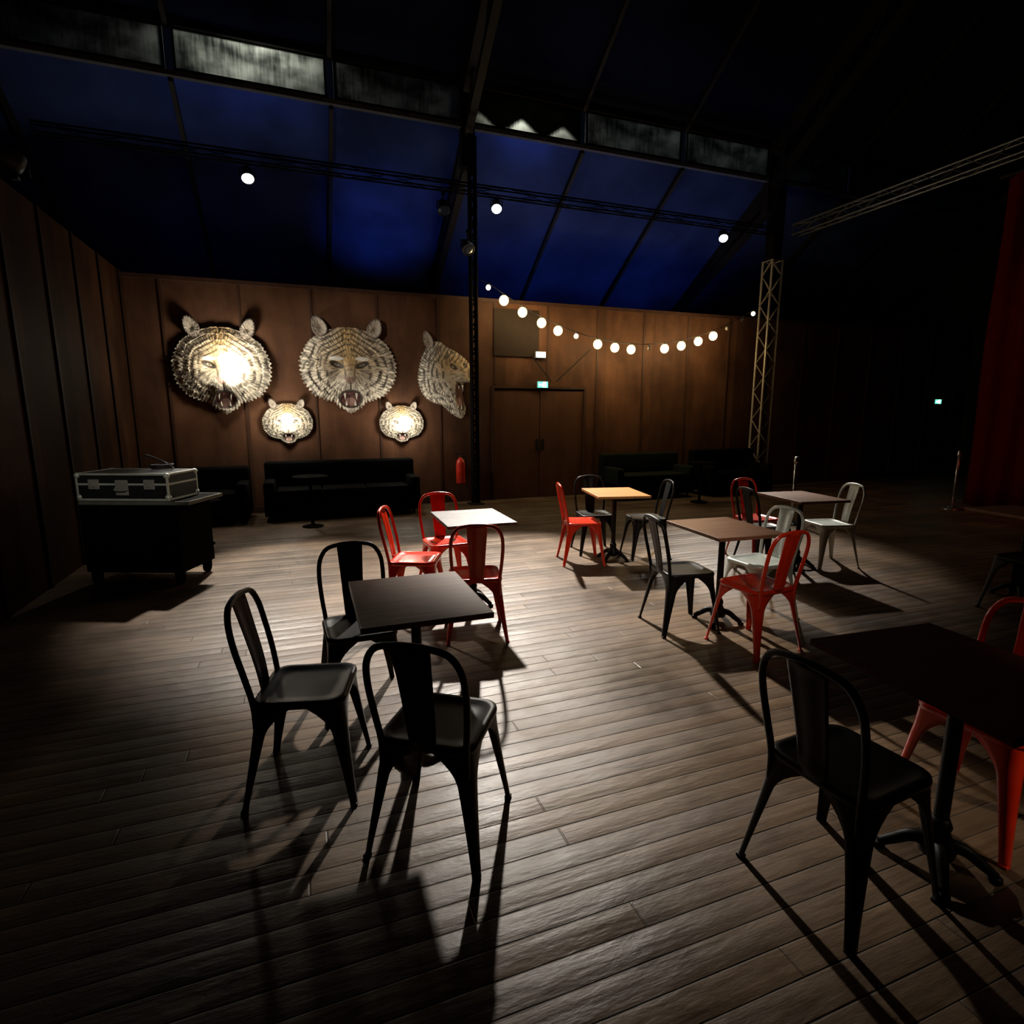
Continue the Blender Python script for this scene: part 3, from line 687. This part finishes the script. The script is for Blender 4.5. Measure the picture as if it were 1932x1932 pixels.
def chair_meshes(mat,tag):
    D={}
    D['legs']=[mesh_from(sgn_leg(sx,sy),'chair_leg_'+tag,mat,True) for sx,sy in ((1,1),(-1,1),(1,-1),(-1,-1))]
    bm=bmesh.new(); rings=[]
    for s,z in ((.15,.442),(.6,.443),(.80,.445),(.86,.452),(.96,.454),(1.0,.449),(1.01,.438),(1.0,.424),(.985,.424),(.985,.438),(.9,.442),(.3,.434)):
        rings.append([bm.verts.new((x*s,y*s,z)) for x,y in rrect(.183,.062)])
    for a,b in zip(rings,rings[1:]):
        n=len(a)
        for k in range(n): bm.faces.new((a[k],a[(k+1)%n],b[(k+1)%n],b[k]))
    bm.faces.new(rings[0]); bm.faces.new(rings[-1])
    D['seat']=mesh_from(bm,'chair_seat_'+tag,mat,True)
    half=[(.160,-.172,.33),(.160,-.176,.44),(.172,-.196,.56),(.178,-.222,.68),(.168,-.240,.77),(.128,-.253,.83),(.06,-.260,.848),(0,-.262,.852)]
    pts=half+[(-x,y,z) for x,y,z in half[-2::-1]]
    bm=bmesh.new(); tube(bm,catmull(pts,5),.0125,10); D['back']=mesh_from(bm,'chair_backrest_'+tag,mat,True)
    bm=bmesh.new(); rows=[]
    ysp=catmull([(0,-.178,.44),(0,-.196,.56),(0,-.222,.68),(0,-.243,.77),(0,-.262,.85)],4)
    for i,p in enumerate(ysp):
        t=i/(len(ysp)-1); w=.050+.022*t**.8; rw=[]
        for u in (-1,-.86,-.74,-.35,0,.35,.74,.86,1):
            e=.005 if (abs(u)<.8 and .1<t<.93) else 0
            rw.append(bm.verts.new((u*w,p.y-.012*(1-u*u)+e*1.0,p.z)))
        rows.append(rw)
    for a,b in zip(rows,rows[1:]):
        for k in range(len(a)-1): bm.faces.new((a[k],a[k+1],b[k+1],b[k]))
    bmesh.ops.recalc_face_normals(bm,faces=bm.faces[:]); bmesh.ops.solidify(bm,geom=bm.faces[:],thickness=.004)
    D['splat']=mesh_from(bm,'chair_splat_'+tag,mat,True)
    return D
CH={k:chair_meshes(M[k],k) for k in ('black','red','silver')}
def chair(x,y,phi,k,lab):
    X,Y=R(x,y); D=CH[k]
    t=thing('metal_chair',lab,'chair',(X,Y,0),math.radians(phi)-TH,'metal chairs around the square tables')
    ob('seat',D['seat'],parent=t); ob('backrest',D['back'],parent=t); ob('back_splat',D['splat'],parent=t)
    for m in D['legs']: ob('leg',m,parent=t)
BL='black metal chair with curved tube back '; RD='red metal chair with curved tube back '; SV='grey metal chair with curved tube back '
chair(-.88,2.26,-84,'black',BL+'beside the dark table')
chair(-.84,2.93,203,'black',BL+'behind the dark table')
chair(-.27,1.97,-14,'black',BL+'under the dark table')
chair(-.77,4.38,-93,'red',RD+'beside the pale table')
chair(-.60,4.97,203,'red',RD+'behind the pale table')
chair(-.27,3.94,8,'red',RD+'facing the pale table')
chair(.75,5.93,-85,'red',RD+'at the orange wood table')
chair(.95,6.38,188,'black',BL+'behind the orange wood table')
chair(1.49,6.16,97,'black',BL+'at the orange wood table')
chair(1.27,4.06,-79,'black',BL+'at the brown table')
chair(1.67,3.70,26,'red',RD+'at the brown table')
chair(1.95,4.30,112,'silver',SV+'at the brown table')
chair(2.72,6.12,200,'red',RD+'at the far dark table')
chair(2.58,5.60,-78,'black',BL+'at the far dark table')
chair(3.35,5.83,97,'silver',SV+'at the far dark table')
chair(1.13,1.71,-65,'black',BL+'at the reddish table')
chair(1.87,2.02,112,'red',RD+'at the reddish table')
chair(4.15,4.35,20,'black',BL+'by the shadowed table')

# ------------------------------------------------------------ tables
def table_parts(tag,topmat,w,d):
    P={}
    bm=bmesh.new(); box(bm,(0,0,.737),(w,d,.026),.004); P['table_top']=mesh_from(bm,'table_top_'+tag,topmat)
    bm=bmesh.new(); cyl(bm,(0,0,.10),(0,0,.715),.024,seg=18)
    box(bm,(0,0,.718),(.30,.04,.012)); box(bm,(0,0,.718),(.04,.30,.012))
    P['pedestal']=mesh_from(bm,'pedestal_'+tag,M['iron'])
    bm=bmesh.new(); lathe(bm,[(.03,.04),(.055,.05),(.06,.08),(.045,.11),(.032,.14),(.038,.16),(.026,.19)],16)
    for k in range(4):
        a=math.pi/4+k*math.pi/2; c,s=math.cos(a),math.sin(a)
        pts=catmull([(c*.03,s*.03,.09),(c*.08,s*.08,.085),(c*.13,s*.13,.05),(c*.17,s*.17,.022)],4)
        tube(bm,pts,.02,8,lambda t:.026-.010*t); lathe(bm,[(.016,0),(.022,.004),(.022,.018),(.012,.024)],10,(c*.17,s*.17,0))
    P['pedestal_base']=mesh_from(bm,'pedestal_base_'+tag,M['iron'],True)
    return P
def table(x,y,rot,top,lab,w=.56,d=.68):
    X,Y=R(x,y); P=table_parts(top,M[top],w,d)
    t=thing('bistro_table',lab,'table',(X,Y,0),math.radians(rot)-TH,'square bistro tables')
    for k,v in P.items(): ob(k,v,parent=t)
table(-.455,2.53,20,'top_dark','square table with dark wood top on cast iron pedestal')
table(-.33,4.55,19,'top_pale','square table with pale glaring top among red chairs')
table(1.11,6.01,8,'top_orange','square table with orange wood top on iron pedestal')
table(1.59,4.14,16,'top_brown','square table with brown wood top on cast iron pedestal')
table(2.97,5.70,12,'top_dark','square table with dark top standing far from the others')
table(1.52,1.77,16,'top_red','square table with reddish dark top in deep shadow',.60,.70)
table(4.45,4.75,12,'top_dark','dark square table almost lost in shadow')

# ------------------------------------------------------------ flight case & trolley
X,Y=R(-3.54,5.30)
fr=math.radians(-2)-TH
t=thing('flight_case','black flight case with aluminium edges resting on a dark trunk','flight case',(X,Y,.80),fr)
def case_parts(t,w,d,h,edge=.018,lid=.6):
    bm=bmesh.new(); box(bm,(0,0,h/2),(w-.01,d-.01,h-.004)); ob('case_body',mesh_from(bm,'case_body',M['casepanel']),parent=t)
    bm=bmesh.new(); e=edge
    for sx in(-1,1):
        for sy in(-1,1): box(bm,(sx*(w/2-e/2),sy*(d/2-e/2),h/2),(e,e,h),.002)
    for z in (e/2,h-e/2,h*lid):
        for sy in(-1,1): box(bm,(0,sy*(d/2-e/2+.001),z),(w,e,e),.002)
        for sx in(-1,1): box(bm,(sx*(w/2-e/2+.001),0,z),(e,d,e),.002)
    ob('case_edging',mesh_from(bm,'case_edging',M['alu']),parent=t)
    for sx in(-1,1):
        for sy in(-1,1):
            for z in (.03,h-.022):
                bm=bmesh.new(); sphere(bm,(sx*(w/2-.016),sy*(d/2-.016),z),.028,u=12,v=8)
                ob('case_corner',mesh_from(bm,'case_corner',M['alu'],True),parent=t)
    for x in (-w*.30,w*.30):
        bm=bmesh.new(); box(bm,(x,-d/2-.004,h*lid),(.10,.012,.09),.004); box(bm,(x,-d/2-.013,h*lid),(.04,.01,.05),.003)
        ob('case_latch',mesh_from(bm,'case_latch',M['galv']),parent=t)
    bm=bmesh.new(); box(bm,(0,-d/2-.003,h*.48),(.12,.008,.14),.004); tube(bm,catmull([(-.05,-d/2-.01,h*.48),(-.045,-d/2-.03,h*.40),(.045,-d/2-.03,h*.40),(.05,-d/2-.01,h*.48)],4),.008)
    ob('case_handle',mesh_from(bm,'case_handle',M['galv']),parent=t)
case_parts(t,.86,.46,.25)
t=thing('equipment_trunk','black equipment trunk on castors under the flight case','trunk',(X+.04,Y+.02,0),fr)
bm=bmesh.new(); box(bm,(0,0,.44),(.92,.54,.64),.01); ob('trunk_body',mesh_from(bm,'trunk_body',M['trunkdark']),parent=t)
bm=bmesh.new(); box(bm,(.06,.02,.779),(1.02,.56,.030),.004); ob('trunk_lid',mesh_from(bm,'trunk_lid',M['trunkdark']),parent=t)
bm=bmesh.new(); 
for sy in(-1,1): box(bm,(.06,.02+sy*.282,.779),(1.03,.008,.034))
for sx in(-1,1): box(bm,(.06+sx*.512,.02,.779),(.008,.572,.034))
ob('lid_edging',mesh_from(bm,'lid_edging',M['edge']),parent=t)
for sx in(-1,1):
    for sy in(-1,1):
        bm=bmesh.new(); cyl(bm,(sx*.40-.02,sy*.22,.05),(sx*.40+.02,sy*.22,.05),.05,seg=18); box(bm,(sx*.40,sy*.22,.095),(.07,.06,.05)); 
        ob('castor',mesh_from(bm,'castor',M['matt']),parent=t)
bm=bmesh.new(); pts=[(.09*math.cos(a)*(1+.1*math.sin(3.3*a)),.07*math.sin(a),.012+.0035*a/2) for a in [k*.3 for k in range(90)]]
tube(bm,pts,.006,6)
tube(bm,catmull([(.09,0,.02),(.02,.1,.06),(-.08,.02,.13),(-.12,-.02,.15)],5),.01,6)
X3,Y3=R(-3.36,5.38)
o=ob('cable_coil',mesh_from(bm,'cable_coil',M['cable'],True),(X3,Y3,1.048)); o['label']='black coiled cable lying on the flight case'; o['category']='cable'

# ------------------------------------------------------------ sofas and low tables
def sofa(x,y,w,lab,mat,seats=2,bh=.80,d=.75):
    t=thing('sofa',lab,'sofa',(x,y,0))
    bm=bmesh.new(); box(bm,(0,0,.20),(w,d,.24),.02); ob('sofa_base',mesh_from(bm,'sofa_base',mat),parent=t)
    bm=bmesh.new(); box(bm,(0,d/2-.10,.08+bh/2+.0),(w,.20,bh-.08),.04); ob('backrest',mesh_from(bm,'backrest',mat,True),parent=t)
    for s in(-1,1):
        bm=bmesh.new(); box(bm,(s*(w/2-.08),-.10,.36),(.16,d-.22,.46),.04); ob('armrest',mesh_from(bm,'armrest',mat,True),parent=t)
    cw=(w-.34)/seats
    for i in range(seats):
        bm=bmesh.new(); box(bm,(-w/2+.17+cw*(i+.5),-.10,.39),(cw-.01,d-.24,.14),.03); ob('seat_cushion',mesh_from(bm,'seat_cushion',mat,True),parent=t)
    for sx in(-1,1):
        for sy in(-1,1):
            bm=bmesh.new(); cyl(bm,(sx*(w/2-.1),sy*(d/2-.1),0),(sx*(w/2-.1),sy*(d/2-.1),.09),.02,.025,10); ob('leg',mesh_from(bm,'leg',M['steel']),parent=t)
sofa(.55,9.2,2.3,'long low black leather sofa against the plank wall beneath tiger heads',M['leather'],3)
sofa(-1.45,9.15,1.3,'short black leather sofa in the dark corner',M['leather'],2,.75)
sofa(6.1,9.15,1.7,'low dark green upholstered bench sofa by the door',M['leathergreen'],2,.78)
sofa(7.95,9.0,1.5,'low dark upholstered bench sofa beside the lattice column',M['leather'],2,.82)
def lowtable(x,y,r,h,lab):
    t=thing('round_side_table',lab,'side table',(x,y,0))
    bm=bmesh.new(); lathe(bm,[(r*.9,h-.02),(r,h-.018),(r,h-.004),(r*.97,h)],28); ob('table_top',mesh_from(bm,'table_top',M['matt']),parent=t)
    bm=bmesh.new(); cyl(bm,(0,0,.02),(0,0,h-.02),.022,seg=12); ob('pedestal',mesh_from(bm,'pedestal',M['matt']),parent=t)
    bm=bmesh.new(); lathe(bm,[(r*.6,0),(r*.6,.012),(.04,.035),(.022,.05)],24); ob('pedestal_base',mesh_from(bm,'pedestal_base',M['matt']),parent=t)
lowtable(.05,8.3,.24,.72,'small round dark side table before the black sofa')
lowtable(-1.25,7.6,.25,.55,'small round dark side table in the dark corner')
lowtable(6.6,8.2,.26,.72,'small round dark side table before the green bench')

# ------------------------------------------------------------ fire extinguisher
t=thing('fire_extinguisher','red fire extinguisher hanging on the wall beside the column','fire extinguisher',(2.58,YB-.13,.34))
bm=bmesh.new(); lathe(bm,[(.06,0),(.078,.01),(.08,.03),(.08,.36),(.065,.42),(.03,.45),(.022,.47)],20); ob('cylinder_body',mesh_from(bm,'cylinder_body',M['redext'],True),parent=t)
bm=bmesh.new(); cyl(bm,(0,0,.46),(0,0,.52),.022,seg=12); box(bm,(-.03,0,.53),(.13,.02,.015),.003); box(bm,(-.03,0,.50),(.11,.02,.012),.003); ob('valve_handle',mesh_from(bm,'valve_handle',M['plasticblack']),parent=t)
bm=bmesh.new(); tube(bm,catmull([(.02,0,.49),(.09,0,.46),(.105,0,.33),(.09,0,.16),(.085,0,.08)],5),.011,8); ob('hose',mesh_from(bm,'hose',M['plasticblack'],True),parent=t)
bm=bmesh.new(); box(bm,(0,.095,.25),(.06,.03,.3)); box(bm,(0,.08,.36),(.12,.02,.03)); ob('wall_bracket',mesh_from(bm,'wall_bracket',M['steel']),parent=t)

# ------------------------------------------------------------ stanchions
def stanchion(x,y,lab):
    X,Y=R(x,y); t=thing('stanchion_post',lab,'barrier post',(X,Y,0),0,'barrier posts')
    bm=bmesh.new(); lathe(bm,[(.16,0),(.16,.012),(.10,.03),(.028,.045)],24); ob('post_base',mesh_from(bm,'post_base',M['chrome'],True),parent=t)
    bm=bmesh.new(); cyl(bm,(0,0,.04),(0,0,.88),.022,seg=14); ob('post',mesh_from(bm,'post',M['chrome'],True),parent=t)
    bm=bmesh.new(); lathe(bm,[(.024,.875),(.036,.885),(.036,.915),(.026,.925),(.034,.95),(.02,.975)],16); ob('post_cap',mesh_from(bm,'post_cap',M['chrome'],True),parent=t)
stanchion(4.05,8.0,'chrome barrier post behind the far table')
stanchion(7.35,9.25,'slim chrome barrier post beside the red curtain')

# ------------------------------------------------------------ red curtain
bm=bmesh.new(); N=260; rows=[]
y0,y1=-1.5,6.35
for zi in range(13):
    z=.03+5.2*zi/12; row=[]
    for i in range(N+1):
        tt=i/N; y=y0+(y1-y0)*tt
        amp=.055*(.75+.25*zi/12)
        row.append(bm.verts.new((10.65+amp*math.sin(y*17+.6*math.sin(y*3.3))+.03*math.sin(z*1.7+y*2),y,z)))
    rows.append(row)
for a,b in zip(rows,rows[1:]):
    for k in range(N): bm.faces.new((a[k],a[k+1],b[k+1],b[k]))
bmesh.ops.solidify(bm,geom=bm.faces[:],thickness=.008)
t=thing('stage_curtain','tall pleated dark red velvet stage curtain','curtain',(0,0,0))
ob('curtain_cloth',mesh_from(bm,'curtain_cloth',M['curtain'],True),parent=t)
bm=bmesh.new(); cyl(bm,(10.65,y0-.1,5.26),(10.65,y1+.1,5.26),.03,seg=10); ob('curtain_rail',mesh_from(bm,'curtain_rail',M['steel']),parent=t)
spot((9.14,3.6,4.85),(10.65,4.8,2.4),30,85,1,(1,.10,.04),off=.12)
# faint point light without a fixture, grazing the cross truss
point((8.3,7.4,4.6),1.2,(.9,.95,1),.05)

# ------------------------------------------------------------ camera, world
w=bpy.data.worlds.new('World'); scene.world=w; w.use_nodes=True
w.node_tree.nodes['Background'].inputs[0].default_value=(.02,.03,.06,1); w.node_tree.nodes['Background'].inputs[1].default_value=.05
cam=bpy.data.cameras.new('camera'); cam.sensor_width=36; cam.lens=36*1060/1932; cam.clip_start=.05
co=bpy.data.objects.new('camera',cam); COL.objects.link(co); co.location=(0,0,1.6)
co.rotation_euler=(math.radians(90-10.11),0,-TH); scene.camera=co
scene.view_settings.view_transform='Standard'
scene.view_settings.look='None'
